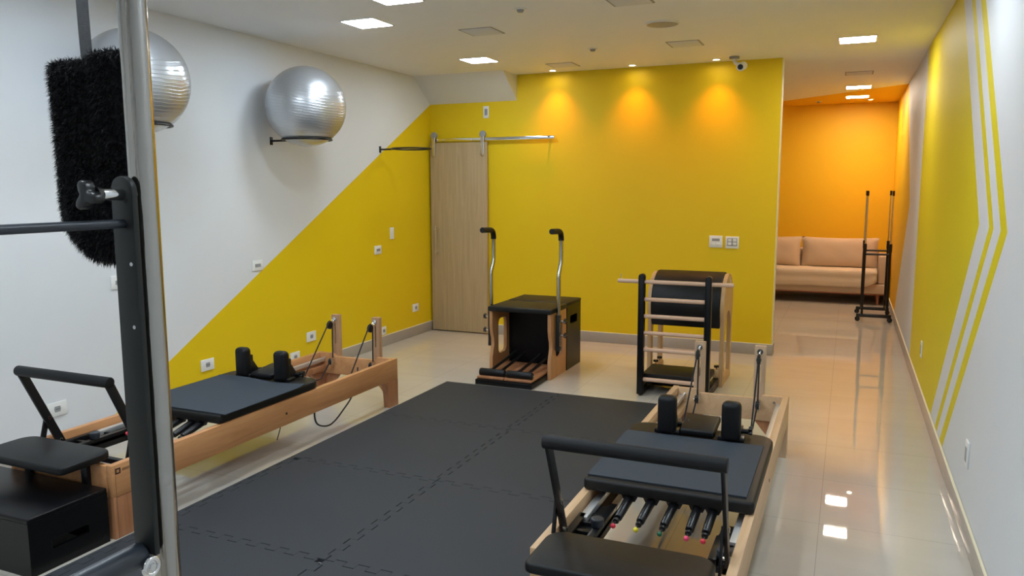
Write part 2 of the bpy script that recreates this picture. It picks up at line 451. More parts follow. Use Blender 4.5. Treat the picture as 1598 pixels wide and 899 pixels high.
for x, y, where in ((-3.2, 3.05, 'straight above the front half of the left exercise bed'), (-2.65, 2.5, 'above the border strip beside the left exercise bed'),
                    (-3.2, 1.2, 'by the left wall, level with the steel tower pole'), (-2.65, 0.6, 'to the left of the steel tower top rails'),
                    (-1.3, 3.0, 'above the rubber tiles left of the right exercise bed'), (-1.3, 1.0, 'right above the fur covered foot loop'),
                    (-1.3, -0.9, 'behind the steel tower, right of two behind the camera'), (-3.2, -0.9, 'behind the camera, nearest to the left wall'),
                    (0.0, 3.9, 'above the clear floor right of the right exercise bed'), (0.0, 1.6, 'close to the front end of the right wall')):
    light_panel('ceiling_light', 'added out-of-view square ceiling light ' + where, x, y, PANEL_COOL)  # out-of-view panels, added to raise the room's brightness

def hatch(x, y, s, label):
    t = thing('speaker_hatch', label, 'ceiling panel', (x, y, H), 0, 'square unlit ceiling panels')
    obj('frame', prism(newbm(), rrect(-s, s, -s, s, 0.01), 'z', -0.003, 0, holes=[rrect(-s + .012, s - .012, -s + .012, s - .012, 0.01)[::-1]]), M['grey_trim'], t)
    obj('cover', prism(newbm(), rrect(-s + .014, s - .014, -s + .014, s - .014, 0.01), 'z', -0.006, 0, bev=0.002), M['white_wall'], t)
hatch(-2.603, 5.48, 0.135, 'unlit square ceiling panel above the middle of the studio')
hatch(-1.299, 6.612, 0.135, 'unlit square ceiling panel beside the round speaker grille')
hatch(-2.59, 7.26, 0.135, 'unlit square ceiling panel by the leftmost wall spotlight')
hatch(-1.33, 4.96, 0.135, 'unlit square ceiling panel cut by the top edge of the picture')
hatch(0.031, 9.034, 0.135, 'unlit square ceiling panel in the passage between lit ones')
t = thing('ceiling_speaker', 'round grey speaker grille flush in the ceiling', 'speaker', (-1.296, 5.759, H))
b = cyl(newbm(), (0, 0, -0.006), (0, 0, 0), 0.112, seg=48, bev=0.003); obj('grille', b, M['plastic_g'], t)
obj('rim', torus(newbm(), (0, 0, -0.004), 0.116, 0.005), M['plastic_w'], t)
def detector(x, y, label):
    t = thing('sprinkler', label, 'sprinkler', (x, y, H), 0, 'small round ceiling sprinklers')
    obj('flange', cyl(newbm(), (0, 0, -0.006), (0, 0, 0), 0.042, seg=24, bev=0.002), M['plastic_w'], t)
    obj('head', cyl(newbm(), (0, 0, -0.022), (0, 0, -0.006), 0.018, 0.026, seg=20), M['plastic_g'], t)
detector(-2.052, 4.912, 'small round ceiling sprinkler near the top edge of the picture')
detector(-2.062, 6.53, 'small round ceiling sprinkler nearer to the yellow wall')
detector(-0.45, 11.75, 'small round ceiling sprinkler on the orange painted ceiling')

def spot(x, y, label, power=SPOT_W):
    t = thing('spotlight', label, 'spotlight', (x, y, H), 0, 'small recessed spotlights')
    obj('trim_ring', torus(newbm(), (0, 0, -0.003), 0.034, 0.006, seg=28), M['plastic_w'], t)
    obj('lamp', cyl(newbm(), (0, 0, -0.004), (0, 0, -0.001), 0.027, seg=24), emit('spot_glow', (1, 0.8, 0.5), 22.0), t)
    ld = bpy.data.lights.new('spot_lamp', 'SPOT'); ld.energy = power; ld.color = SPOT_COL
    ld.spot_size = math.radians(92); ld.spot_blend = 1.0; ld.shadow_soft_size = 0.03
    lo = bpy.data.objects.new('spot_lamp', ld); COL.objects.link(lo); lo.parent = t; lo.location = (0, 0, -0.012)
    return t
spot(-2.795, 7.53, 'small lit spotlight over the yellow wall, leftmost of three')
spot(-1.976, 7.52, 'small lit spotlight over the yellow wall, middle of three')
spot(-1.185, 7.51, 'small lit spotlight over the yellow wall beside the security camera')
spot(0.20, 11.75, 'small lit spotlight by the far orange wall, beside the last light panel', 8)

t = thing('security_camera', 'white security camera hanging from the ceiling before the yellow wall', 'security camera', (-0.985, 7.44, H))
obj('mount', cyl(newbm(), (-0.03, 0, -0.022), (-0.03, 0, 0), 0.045, seg=28, bev=0.004), M['plastic_g'], t)
obj('arm', tube(newbm(), smooth_path([(-0.03, 0, -0.02), (-0.02, 0, -0.055), (0.02, -0.0, -0.075)], 5), 0.016), M['plastic_w'], t)
b = cyl(newbm(), (0.045, 0.06, -0.075), (0.035, -0.075, -0.105), 0.036, 0.038, seg=28, bev=0.006)
hd = obj('housing', b, M['plastic_w'], t)
obj('lens', cyl(newbm(), (0.0352, -0.074, -0.1045), (0.0345, -0.081, -0.1062), 0.024, seg=24), M['plastic_k'], hd)

# ================================================================ WALL FITTINGS
def plate(label, wall, a, z, w_, h_, kind):
    """wall: 'L','R' (a = y) or 'B' (a = x); local frame: x along the wall, -y out of it, z up"""
    loc, rz = {'L': ((XL, a, z), PI / 2), 'R': ((XR, a, z), -PI / 2), 'B': ((a, YB, z), 0)}[wall]
    names = {'outlet': 'power_outlet', 'switch': 'light_switch', 'blank': 'cover_plate', 'switch2': 'light_switch', 'sensor': 'wall_sensor'}
    cats = {'outlet': 'outlet', 'switch': 'switch', 'blank': 'wall plate', 'switch2': 'switch', 'sensor': 'sensor'}
    t = thing(names[kind], label, cats[kind], loc, rz, {'outlet': 'white wall outlets', 'switch': 'white wall switches', 'switch2': 'white wall switches'}.get(kind))
    obj('plate', box(newbm(), -w_ / 2, w_ / 2, -0.010, 0, -h_ / 2, h_ / 2, 0.003), M['plastic_w'], t)
    if kind == 'outlet':
        s = 0.017
        obj('socket', prism(newbm(), [(-s, -s), (s, -s), (s * 1.25, 0), (s, s), (-s, s), (-s * 1.25, 0)], 'y', -0.0115, -0.009), M['plastic_g'], t)
        b = newbm()
        for q in (-0.008, 0, 0.008): cyl(b, (q, -0.0125, 0), (q, -0.011, 0), 0.0025, seg=10)
        obj('pin_holes', b, M['dark'], t)
    elif kind == 'switch':
        for q in (-0.022, 0, 0.022): obj('rocker', box(newbm(), q - 0.009, q + 0.009, -0.014, -0.009, -0.013, 0.013, 0.002), M['plastic_g'], t)
    elif kind == 'switch2':
        pass
    elif kind == 'sensor':
        obj('window', box(newbm(), -w_ * .27, w_ * .27, -0.012, -0.009, -h_ * .27, h_ * .27, 0.001), M['plastic_g'], t)
    return t
plate('white outlet low on the wall, seen through the left foot bar', 'L', 3.072, 0.297, 0.125, 0.085, 'outlet')
plate('white outlet on the yellow paint behind the left exercise bed mat', 'L', 4.268, 0.312, 0.125, 0.085, 'outlet')
plate('white outlet on the yellow paint left of the two pulley posts', 'L', 5.48, 0.308, 0.125, 0.085, 'outlet')
plate('white outlet low on the yellow wall nearest to the wooden door', 'L', 7.283, 0.306, 0.12, 0.085, 'outlet')
plate('white three-button switch plate on the diagonal paint edge', 'L', 4.842, 0.994, 0.12, 0.085, 'switch')
plate('white switch plate on yellow paint below the blank cover plate', 'L', 6.569, 0.988, 0.12, 0.085, 'switch')
plate('narrow upright white cover plate on the yellow left wall', 'L', 6.837, 1.139, 0.07, 0.12, 'blank')
plate('small white outlet just above the skirting behind a pulley post', 'L', 6.638, 0.160, 0.09, 0.085, 'outlet')
plate('small white outlet low behind the black shoulder rests, left wall', 'L', 5.254, 0.170, 0.12, 0.085, 'outlet')
plate('white plate on the grey wall, edge showing beside the steel pole', 'L', 3.56, 1.004, 0.12, 0.085, 'switch')
plate('white upright plate on the yellow part of the right wall', 'R', 6.549, 0.376, 0.075, 0.125, 'sensor')
plate('white upright plate on the grey part of the right wall', 'R', 4.018, 0.372, 0.075, 0.125, 'sensor')
plate('white wall sensor with grey window above the sliding door', 'B', -3.605, 2.399, 0.065, 0.125, 'sensor')
t = plate('square white switch plate on the yellow wall, left one of the pair', 'B', -1.165, 1.077, 0.125, 0.115, 'switch2')
for q in (-0.026, 0.024): obj('rocker', box(newbm(), q - 0.017, q + 0.017, -0.015, -0.009, -0.034, -0.014, 0.002), M['plastic_w'], t)
obj('socket', prism(newbm(), [(-.036, .005), (.036, .005), (.036, .03), (-.036, .03)], 'y', -0.0115, -0.009), M['plastic_g'], t)
t = plate('square white switch plate on the yellow wall, right one of the pair', 'B', -1.012, 1.072, 0.125, 0.115, 'switch2')
for q in (-0.022, 0.024):
    for z in (-0.022, 0.012): obj('rocker', box(newbm(), q - 0.016, q + 0.016, -0.015, -0.009, z - 0.004, z + 0.022, 0.002), M['plastic_w'], t)
bx = obj('button_surround', prism(newbm(), rrect(-0.046, 0.048, -0.034, 0.04, 0.003), 'y', -0.0108, -0.009), M['plastic_g'], t)

# ================================================================ BALLS ON WALL RINGS
def ring_bracket(label, y):
    t = thing('ball_bracket', label, 'wall bracket', (XL, y, 1.976), 0, 'black ball brackets on the left wall')
    b = prism(newbm(), rrect(-0.016, 0.016, -0.032, 0.032, 0.006), 'x', 0, 0.005, bev=0.001)
    obj('wall_plate', b, M['black_metal'], t)
    obj('arm', cyl(newbm(), (0.004, 0, 0), (0.165, 0, 0), 0.008), M['black_metal'], t)
    obj('ring', torus(newbm(), (0.355, 0, 0), 0.19, 0.0075, 'z', 64), M['black_metal'], t)
    return t
ring_bracket('black wall bracket holding the silver ball beside the steel pole', 3.475)
ring_bracket('black wall bracket holding the silver ball in full view', 5.069)
ring_bracket('empty black ring bracket on the wall near the wooden door', 6.659)
def ball(label, y, r=0.308):
    t = thing('exercise_ball', label, 'exercise ball', (XL + 0.355, y, 1.984 + math.sqrt(r * r - 0.185 ** 2)), 0, 'silver exercise balls')
    bb = bmesh.new(); bmesh.ops.create_uvsphere(bb, u_segments=64, v_segments=40, radius=r)
    m = obj('ball_skin', bb, M['ball'], t, ang=3)
    m.rotation_euler = (0.12, 0.18, 0.3)
    obj('valve_plug', cyl(newbm(), (0, 0, r - 0.004), (0, 0, r + 0.002), 0.012, seg=16), M['plastic_w'], m)
ball('large silver exercise ball on its bracket, partly behind the steel pole', 3.475)
ball('large silver exercise ball on its bracket in full view', 5.069)

# ================================================================ RUBBER FLOOR TILES
TS, TX0, TY0 = 0.985, -2.975, 1.60
def edge_pts(p, q, wavy, n=8, amp=0.019):
    """points from p up to but not including q; wavy edges follow one shared square wave"""
    p, q = Vector(p), Vector(q)
    if not wavy: return [tuple(p)]
    lo, hi = (p, q) if (p.x + p.y) < (q.x + q.y) else (q, p)
    d = (hi - lo); L = d.length; d.normalize(); nrm = Vector((-d.y, d.x))
    pts = [lo, lo + d * 0.045]; m0 = 0.045; seg = (L - 2 * m0) / (2 * n)
    for k in range(2 * n):
        s = amp if k % 2 == 0 else -amp
        pts.append(lo + d * (m0 + seg * k) + nrm * s); pts.append(lo + d * (m0 + seg * (k + 1)) + nrm * s)
    pts += [hi - d * m0, hi]
    if lo is q: pts = pts[::-1]
    return [tuple(v) for v in pts[:-1]]
ROWS, COLS = 4, 2
places = {(0, 3): 'nearest the chair with upright handles', (1, 3): 'beside the ladder tower', (0, 2): 'beside the left exercise bed',
          (1, 2): 'left of the right bed carriage', (0, 1): 'second from the front beside the left bed', (1, 1): 'second from the front beside the right bed foot bar',
          (0, 0): 'nearest to the camera by the steel pole', (1, 0): 'nearest to the camera by the right bed'}
XS = TX0 + 0.042                                           # inner line of the two narrow border strips
def lay(name, poly, x0, x1, y0, y1, label, cat, group, notch=None):
    cx, cy = (x0 + x1) / 2, (y0 + y1) / 2
    g_ = 0.0022; out = []
    for u, v in poly:                                      # a hair-line gap all round
        du = g_ if abs(u - x0) < 0.021 else (-g_ if abs(u - x1) < 0.021 else 0)
        dv = g_ if abs(v - y0) < 0.03 else (-g_ if abs(v - y1) < 0.03 else 0)
        out.append((u + du - cx, v + dv - cy))
    if notch:                                              # a missing corner tooth
        k = min(range(len(out)), key=lambda n_: (out[n_][0] + cx - notch[0]) ** 2 + (out[n_][1] + cy - notch[1]) ** 2)
        u, v = out[k]; su = -1 if u > 0 else 1; sv = -1 if v > 0 else 1
        a, b_ = (u + su * 0.032, v), (u, v + sv * 0.03); m_ = (u + su * 0.032, v + sv * 0.03)
        prev = out[k - 1]
        first = a if abs(prev[1] - v) < 0.03 else b_
        out[k:k + 1] = [first, m_, b_ if first is a else a]
    o = obj(name, prism(newbm(), out, 'z', 0.0, 0.019, bev=0.0012, seg=1), M['rubber'], None, (cx, cy, 0.0005), ang=0.5)
    tag(o, label, cat, group)
for i in range(COLS):
    for j in range(ROWS):
        x0, x1, y0, y1 = TX0 + i * TS, TX0 + (i + 1) * TS, TY0 + j * TS, TY0 + (j + 1) * TS
        strip = i == 0 and j < 2
        if strip: x0 = XS
        poly = (edge_pts((x0, y0), (x1, y0), j > 0) if (i, j) != (0, 2) else [(x0, y0)] + edge_pts((XS, y0), (x1, y0), True)) + edge_pts((x1, y0), (x1, y1), i < COLS - 1)
        poly += edge_pts((x1, y1), (x0, y1), j < ROWS - 1) + edge_pts((x0, y1), (x0, y0), i > 0 or strip)
        notch = {(0, 0): (x1, y1), (0, 1): (x0, y1)}.get((i, j))
        if (i, j) == (0, 2): poly[-1:] = poly[-1:]
        lay('rubber_floor_tile', poly, x0, x1, y0, y1, 'black interlocking rubber floor tile, ' + places[(i, j)], 'floor tile', 'black interlocking rubber floor tiles', notch)
for j in (0, 1):
    y0, y1 = TY0 + j * TS, TY0 + (j + 1) * TS
    poly = [(TX0, y0)] + edge_pts((XS, y0), (XS, y1), True) + [(XS, y1), (TX0, y1)]
    lay('rubber_edge_strip', poly, TX0, XS, y0, y1, 'narrow black rubber border strip, ' + ('nearer one behind the steel pole' if j == 0 else 'along the middle of the left bed'), 'floor strip', 'black rubber border strips')

# ================================================================ REFORMERS (exercise beds)
W, L, HZ, RT = 0.695, 2.45, 0.35, 0.036
def star_knob(bm, c, r=0.022, axis='x', h=0.02):
    n = 40; poly = []
    for k in range(n):
        a = 2 * PI * k / n; rr = r * (0.78 + 0.22 * math.cos(5 * a)); poly.append((rr * math.cos(a), rr * math.sin(a)))
    idx = 'xyz'.index(axis); o = [c[i] for i in range(3) if i != idx]
    prism(bm, [(u + o[0], v + o[1]) for u, v in poly], axis, c[idx], c[idx] + h, bev=0.002)
    return bm

def reformer(label, x0, y0, cy_off, w1, w1z, wleg, group, dark_side):
    t = thing('pilates_reformer', label, 'exercise bed', (x0, y0, 0), 0, group)
    # side rails
    for s in (0, 1):
        xa, xb = (0, RT) if s == 0 else (W - RT, W)
        r_ = obj('side_rail', box(newbm(), xa, xb, 0.0, L, 0.20, HZ, 0.004), w1, t)
        b = newbm(); xx = xb if s == 1 else xa
        for yy in (0.12, 1.2): cyl(b, (xx - 0.002, yy, 0.27), (xx + 0.002, yy, 0.27), 0.008, seg=12)
        obj('screw_cap', b, M['plastic_k'], r_)
    # legs : flared boards, front wide, rear narrower
    for s in (0, 1):
        xa, xb = (0, 0.052) if s == 0 else (W - 0.052, W)
        poly = [(0, 0.0), (0.16, 0.0), (0.17, 0.10), (0.19, 0.17), (0.23, 0.1995), (0, 0.1995)]
        obj('leg', prism(newbm(), poly, 'x', xa, xb, bev=0.002), M['wood_redleg'], t)
        poly = [(L, 0.0), (L - 0.115, 0.0), (L - 0.125, 0.10), (L - 0.145, 0.17), (L - 0.18, 0.1995), (L, 0.1995)]
        obj('leg', prism(newbm(), poly, 'x', xa, xb, bev=0.002), wleg, t)
    # end boards
    obj('front_board', box(newbm(), RT, W - RT, 0.0, 0.03, 0.17, HZ - 0.004, 0.002), w1, t)
    yb = L - 0.04
    poly = [(RT, 0.20), (RT + .06, 0.195), (W - RT - .06, 0.195), (W - RT, 0.20), (W - RT, HZ), (W - RT - .115, HZ), (W - RT - .135, HZ - .022), (RT + .135, HZ - .022), (RT + .115, HZ), (RT, HZ)]
    rb = obj('rear_board', prism(newbm(), poly, 'y', yb - 0.012, yb + 0.022, bev=0.001), w1, t)
    b = newbm()
    for x in (RT + 0.045, W - RT - 0.045):
        for z in (0.315, 0.245): cyl(b, (x, yb - 0.018, z), (x, yb - 0.011, z), 0.008, seg=6)
    obj('bolt', b, M['chrome'], rb)
    # gusset blocks under the rear board
    for s in (0, 1):
        xs = [0.052, 0.20] if s == 0 else [W - 0.052, W - 0.20]
        obj('corner_brace', prism(newbm(), [(xs[0], 0.02), (xs[0], 0.194), (xs[1], 0.194), (xs[1] + (xs[0] - xs[1]) * .35, 0.13)], 'y', L - 0.03, L - 0.005), M['wood_redleg'], t)
    # riser posts with slot and pulley
    for xp in (0.160, 0.520):
        sl = rrect(xp - 0.005, xp + 0.005, 0.42, 0.58, 0.004, 3)[::-1]
        p = obj('riser_post', prism(newbm(), rrect(xp - 0.033, xp + 0.033, 0.20, 0.645, 0.004, 3), 'y', L - 0.017, L + 0.018, holes=[sl]), w1z, t)
        pz, py = 0.575, L - 0.085
        b = cyl(newbm(), (xp, L - 0.03, 0.612), (xp, L + 0.03, 0.612), 0.006)
        cyl(b, (xp, L - 0.028, 0.612), (xp, L - 0.018, 0.612), 0.017, seg=20); torus(b, (xp, L - 0.045, 0.603), 0.012, 0.0035, 'x', 20, 8)
        cyl(b, (xp, L - 0.05, 0.60), (xp, py, pz), 0.005)
        obj('eye_bolt', b, M['chrome'], p)
        b = cyl(newbm(), (xp - 0.010, py, pz), (xp + 0.010, py, pz), 0.030, seg=28, bev=0.004); cyl(b, (xp - 0.014, py, pz), (xp + 0.014, py, pz), 0.010)
        obj('pulley', b, M['plastic_k'], p)
        # lower pulley on the board
        b = cyl(newbm(), (xp - 0.010, yb - 0.045, 0.296), (xp + 0.010, yb - 0.045, 0.296), 0.026, seg=26, bev=0.004)
        obj('pulley', b, M['plastic_k'], rb)
        b = box(newbm(), xp + 0.012, xp + 0.016, yb - 0.062, yb - 0.012, 0.270, 0.325, 0.001); cyl(b, (xp - 0.016, yb - 0.045, 0.296), (xp + 0.02, yb - 0.045, 0.296), 0.007)
        obj('pulley_bracket', b, M['chrome'], rb)
    cy0 = 0.57 + cy_off; cy1 = cy0 + 0.88
    # ropes: from carriage over the riser pulley, down to the lower pulley, forward under the carriage
    for k, xp in enumerate((0.160, 0.520)):
        xs = xp + (0.0 if k else -0.02)
        a = [(xs - 0.01, cy1 - 0.30, 0.305), (xs, 1.80, 0.285), (xs, 2.08, 0.25), (xp, L - 0.116, 0.572), (xp, L - 0.105, 0.598), (xp, L - 0.085, 0.607), (xp, L - 0.058, 0.59), (xp, L - 0.055, 0.56),
             (xp, L - 0.058, 0.45), (xp, L - 0.060, 0.31)]
        path = []
        for m0, m1 in zip(a[:-1], a[1:]): path += [Vector(m0).lerp(Vector(m1), f) for f in (0, 0.5)]
        path.append(Vector(a[-1]))
        obj('rope', tube(newbm(), path, 0.0048, 8), M['rope'], t)
        obj('rope', tube(newbm(), [Vector(v) for v in ((xp, L - 0.106, 0.312), (xp + 0.0, L - 0.11, 0.285), (xp - .01, 2.25, 0.185), (xp - .01, 1.9, 0.205), (xp - .01, cy1 - 0.4, 0.27))], 0.0048, 8), M['rope'], t)
    # inner track rails, gear blocks
    for s in (0, 1):
        xa, xb = (RT, RT + 0.045) if s == 0 else (W - RT - 0.045, W - RT)
        obj('track_rail', box(newbm(), xa + 0.012, xb, 0.40, L - 0.053, 0.286, 0.312, 0.002), M['aluminium'], t)
        obj('track_ledge', box(newbm(), xa, xb + (0.02 if s == 0 else 0), 0.03, L - 0.053, 0.22, 0.2615, 0.002), M['wood_redleg'] if dark_side else w1, t)
        xa, xb = (RT + .004, RT + 0.115) if s == 0 else (W - RT - 0.085, W - RT - .004)
        b = box(newbm(), xa, xb, 0.24, 0.60, 0.2925 if False else 0.262, 0.285, 0.003)
        cx = (xa + xb) / 2
        box(b, xa, xa + 0.03, 0.24, 0.44, 0.28, 0.312, 0.003); box(b, xb - 0.03, xb, 0.24, 0.60, 0.235, 0.30, 0.003)
        for yy in (0.3, 0.38, 0.46): box(b, cx - 0.03, cx + 0.03, yy, yy + 0.02, 0.285, 0.30, 0.002)
        gb = obj('gear_block', b, M['plastic_k'], t)
        kx = xb - 0.015 if s == 0 else xa + 0.05; ky = 0.36 if s == 0 else 0.285
        obj('knob', cyl(newbm(), (kx, ky, 0.30), (kx, ky, 0.335), 0.024, 0.026, seg=24, bev=0.005), M['slate_metal'], gb)
    obj('spring_bar', box(newbm(), RT + 0.08, W - RT - 0.08, 0.245, 0.275, 0.235, 0.262, 0.003), M['black_metal'], t)
    # carriage
    b = prism(newbm(), rrect(0.008, W - 0.002, cy0, cy1, 0.06, 8, rs=(0.085, 0.085, 0.02, 0.02)), 'z', 0.352, 0.402, bev=0.012, seg=3)
    car = obj('carriage', b, M['vinyl_brown'], t)
    b = box(newbm(), RT + 0.075, W - RT - 0.075, cy0 + 0.20, cy1 - 0.08, 0.320, 0.361, 0.003)
    for yy in (cy0 + 0.21, cy1 - 0.2):
        box(b, RT + 0.012, W - RT - 0.012, yy, yy + 0.05, 0.330, 0.352, 0.002)
        for xx in (RT + 0.022, W - RT - 0.022): cyl(b, (xx - 0.009, yy + .025, 0.331), (xx + 0.009, yy + .025, 0.331), 0.018, seg=20)
    obj('undercarriage', b, M['plastic_k'], car)
    # headrest between the shoulder rests
    m_ = Matrix.Translation((0, cy1 - 0.165, 0.405)) @ Matrix.Rotation(0.10, 4, 'X')
    b = box(newbm(), W / 2 - 0.085, W / 2 + 0.085, 0.0, 0.215, 0.0, 0.034, 0.012, 3, m_)
    obj('headrest', b, M['vinyl'], car)
    for xs in (0.203, 0.507):
        yy = cy1 - 0.16
        sh = obj('shoulder_rest', box(newbm(), xs - 0.045, xs + 0.045, yy - 0.03, yy + 0.04, 0.405, 0.595, 0.026, 5), M['vinyl'], car)
        s = 1 if xs > W / 2 else -1
        b = box(newbm(), xs - 0.03, xs + 0.03, yy + 0.04, yy + 0.065, 0.403, 0.54, 0.006)
        box(b, xs - 0.062, xs + 0.062, yy - 0.005, yy + 0.06, 0.403, 0.425, 0.006)
        prism(b, [(yy + .02, .4035), (yy + .19, .4035), (yy + .19, .43), (yy + .1, .445), (yy + .06, .50), (yy + .02, .50)], 'x', xs + 0.02, xs + 0.036, bev=0.002)
        cyl(b, (xs + 0.036, yy + 0.10, 0.428), (xs + 0.075, yy + 0.10, 0.428), 0.012)
        obj('bracket', b, M['plastic_k'], sh)
        obj('knob', star_knob(newbm(), (xs + 0.07, yy + 0.10, 0.432), 0.022, 'x', 0.018), M['plastic_k'], sh)
    # five springs hooked under the front edge
    for k, (xs, c_) in enumerate(zip((0.185, 0.275, 0.368, 0.458, 0.520), ('red', 'yell', 'green', 'pink', 'red'))):
        a = Vector((xs + 0.018, cy0 + 0.045, 0.340)); e = Vector((xs + 0.0, cy0 - 0.13, 0.292))
        if k > 2: e = e + Vector((0.01, 0, 0))
        d = (e - a).normalized()
        b = cyl(newbm(), a, a + d * 0.155, 0.0195, 0.0165, seg=18, bev=0.004)
        prism(b, [(xs - 0.004, 0.325), (xs + 0.04, 0.325), (xs + 0.058, 0.361), (xs - 0.022, 0.361)], 'y', cy0 + 0.018, cy0 + 0.040)
        sp = obj('spring', b, M['plastic_k'], t)
        b = cyl(newbm(), a + d * 0.155, a + d * 0.170, 0.006); cyl(b, a + d * 0.163, a + d * 0.176, 0.0125, seg=16, bev=0.002); cyl(b, a + d * .17, e + d * .014, 0.004, seg=10)
        obj('hook', b, M['plastic_k'], sp)
        o = obj('colour_ball', ico(newbm(), e + d * 0.022, 0.0105, 2), M[c_], sp)
        o['label'] = {'red': 'red', 'yell': 'yellow', 'green': 'dark green', 'pink': 'pink red'}[c_] + ' spring tip ball'
    # foot bar: padded cross tube, two flat arms, two struts
    b = newbm(); zt, yt = 0.722, 0.055
    cyl(b, (0.030, yt, zt), (W - 0.038, yt, zt), 0.0255, seg=28, bev=0.004)
    fb = obj('foot_bar', b, M['foam'], t)
    for xs in (0.046, W - 0.052):
        w_ = 0.0065
        p0, p1 = Vector((xs, yt, zt)), Vector((xs, 0.235, 0.316))
        d = (p1 - p0).normalized(); n_ = Vector((0, -d.z, d.y)) * 0.021
        pl = [(p0 - n_ - d * .01), (p0 + n_ - d * .01), (p1 + n_ + d * .012), (p1 - n_ + d * .012)]
        obj('arm', prism(newbm(), [(v.y, v.z) for v in pl], 'x', xs - w_, xs + w_, bev=0.001), M['black_metal'], fb)
        q0, q1 = Vector((xs, 0.178, 0.455)), Vector((xs, 0.125, 0.262)); d = (q1 - q0).normalized(); n_ = Vector((0, -d.z, d.y)) * 0.014
        pl = [(q0 - n_ - d * .01), (q0 + n_ - d * .01), (q1 + n_), (q1 - n_)]
        obj('strut', prism(newbm(), [(v.y, v.z) for v in pl], 'x', xs - 0.0160, xs - 0.0075, bev=0.001), M['black_metal'], fb)
        for yy, zz in ((0.178, 0.455), (0.231, 0.325)):
            b = cyl(newbm(), (xs - 0.016, yy, zz), (xs + 0.012, yy, zz), 0.007, seg=14, bev=0.002); cyl(b, (xs + 0.005, yy, zz), (xs + 0.012, yy, zz), 0.010, seg=6)
            obj('pivot_bolt', b, M['chrome'], fb)
    obj('base_bar', box(newbm(), RT + .005, W - RT - .005, 0.11, 0.14, 0.2615, 0.284, 0.003), M['black_metal'], fb)
    # foot platform at the front end
    b = prism(newbm(), rrect(0.055, 0.635, -0.20, 0.075, 0.05, 7, rs=(0.07, 0.07, 0.03, 0.03)), 'z', 0.362, 0.398, bev=0.009, seg=3)
    fp = obj('foot_platform', b, M['vinyl'], t)
    for xs in (0.15, 0.54):
        b = box(newbm(), xs - 0.02, xs + 0.02, -0.15, 0.06, 0.3505, 0.361, 0.002); box(b, xs - 0.02, xs + 0.02, -0.022, -0.001, 0.20, 0.3505, 0.002)
        obj('platform_bracket', b, M['black_metal'], fp)
    return t, cy0

RL, cyL = reformer('long reddish wooden pilates bed with black carriage along the left wall', -3.71, 2.40, 0.10, M['wood_red'], M['wood_redz'], M['wood_redleg'], None, True)
RR_, cyR = reformer('long pale wooden pilates bed with black carriage in the right foreground', -0.97, 2.40, 0.0, M['wood_pale'], M['wood_palez'], M['wood_palez'], None, False)
# burnt maker's mark on the left bed's rail
b = newbm()
prism(b, [(v[0], v[1]) for v in rrect(0.018, 0.046, 0.304, 0.332, 0.002, 2)], 'x', W - 0.0005, W + 0.0006, holes=[rrect(0.025, 0.039, 0.311, 0.325, 0.001, 2)[::-1]])
wv = [(W + 0.0002, 0.055 + 0.0035 * k, 0.318 + (0.007 if k % 2 else -0.006) * (1 if k < 12 else .6)) for k in range(20)]
tube(b, wv, 0.0012, 5)
obj('burnt_logo', b, M['burn'], RL)
b = newbm()
box(b, W - 0.0004, W + 0.0006, 0.0165, 0.0175, 0.0, 0.34); box(b, W - 0.0004, W + 0.0006, 0.018, 0.30, 0.196, 0.198)
obj('joint_line', b, M['burn'], RL)
# slack rope hanging below the left bed
pts = [(-3.12, 4.04, 0.30), (-3.13, 4.02, 0.20), (-3.13, 4.01, 0.12), (-3.12, 4.03, 0.065), (-3.10, 4.10, 0.04), (-3.10, 4.18, 0.05), (-3.10, 4.28, 0.10), (-3.10, 4.38, 0.165), (-3.12, 4.48, 0.26), (-3.16, 4.55, 0.33)]
obj('rope', tube(newbm(), [Vector(p) - Vector((-3.71, 2.40, 0)) for p in smooth_path(pts, 5)], 0.0055, 8), M['rope'], RL)
b = tube(newbm(), smooth_path([(0.50, 1.42, 0.30), (0.48, 1.40, 0.12), (0.46, 1.38, 0.02)], 5), 0.003, 6)
obj('cord', b, M['rope'], RL)

def exercise_mat(label, x, y, wd, ln, z, curl):
    n, m_ = 24, 24; t = 0.005; bm = newbm(); top = []; bot = []
    for i in range(n + 1):
        a = []; c = []
        for j in range(m_ + 1):
            u, v = i / n, j / m_
            zz = 0.0015 + curl * (max(0, v - 0.85) / 0.15) ** 2 * (0.5 + 0.5 * math.sin(u * 7)) * 0.012
            a.append(bm.verts.new((u * wd, v * ln, zz + t))); c.append(bm.verts.new((u * wd, v * ln, zz)))
        top.append(a); bot.append(c)
    for i in range(n):
        for j in range(m_):
            bm.faces.new((top[i][j], top[i + 1][j], top[i + 1][j + 1], top[i][j + 1]))
            bm.faces.new((bot[i][j], bot[i][j + 1], bot[i + 1][j + 1], bot[i + 1][j]))
    for i in range(n):
        bm.faces.new((top[i][0], bot[i][0], bot[i + 1][0], top[i + 1][0])); bm.faces.new((top[i][m_], top[i + 1][m_], bot[i + 1][m_], bot[i][m_]))
    for j in range(m_):
        bm.faces.new((top[0][j], top[0][j + 1], bot[0][j + 1], bot[0][j])); bm.faces.new((top[n][j], bot[n][j], bot[n][j + 1], top[n][j + 1]))
    o = obj('exercise_mat', bm, M['mat_blue'], None, (x, y, z))
    tag(o, label, 'exercise mat', 'slate grey mats on the bed carriages')
exercise_mat('slate grey textured mat lying on the left bed carriage', -3.66, 3.085, 0.67, 0.66, 0.402, 1.0)
exercise_mat('slate grey textured mat lying on the right bed carriage', -0.955, 3.01, 0.645, 0.65, 0.402, 0.0)

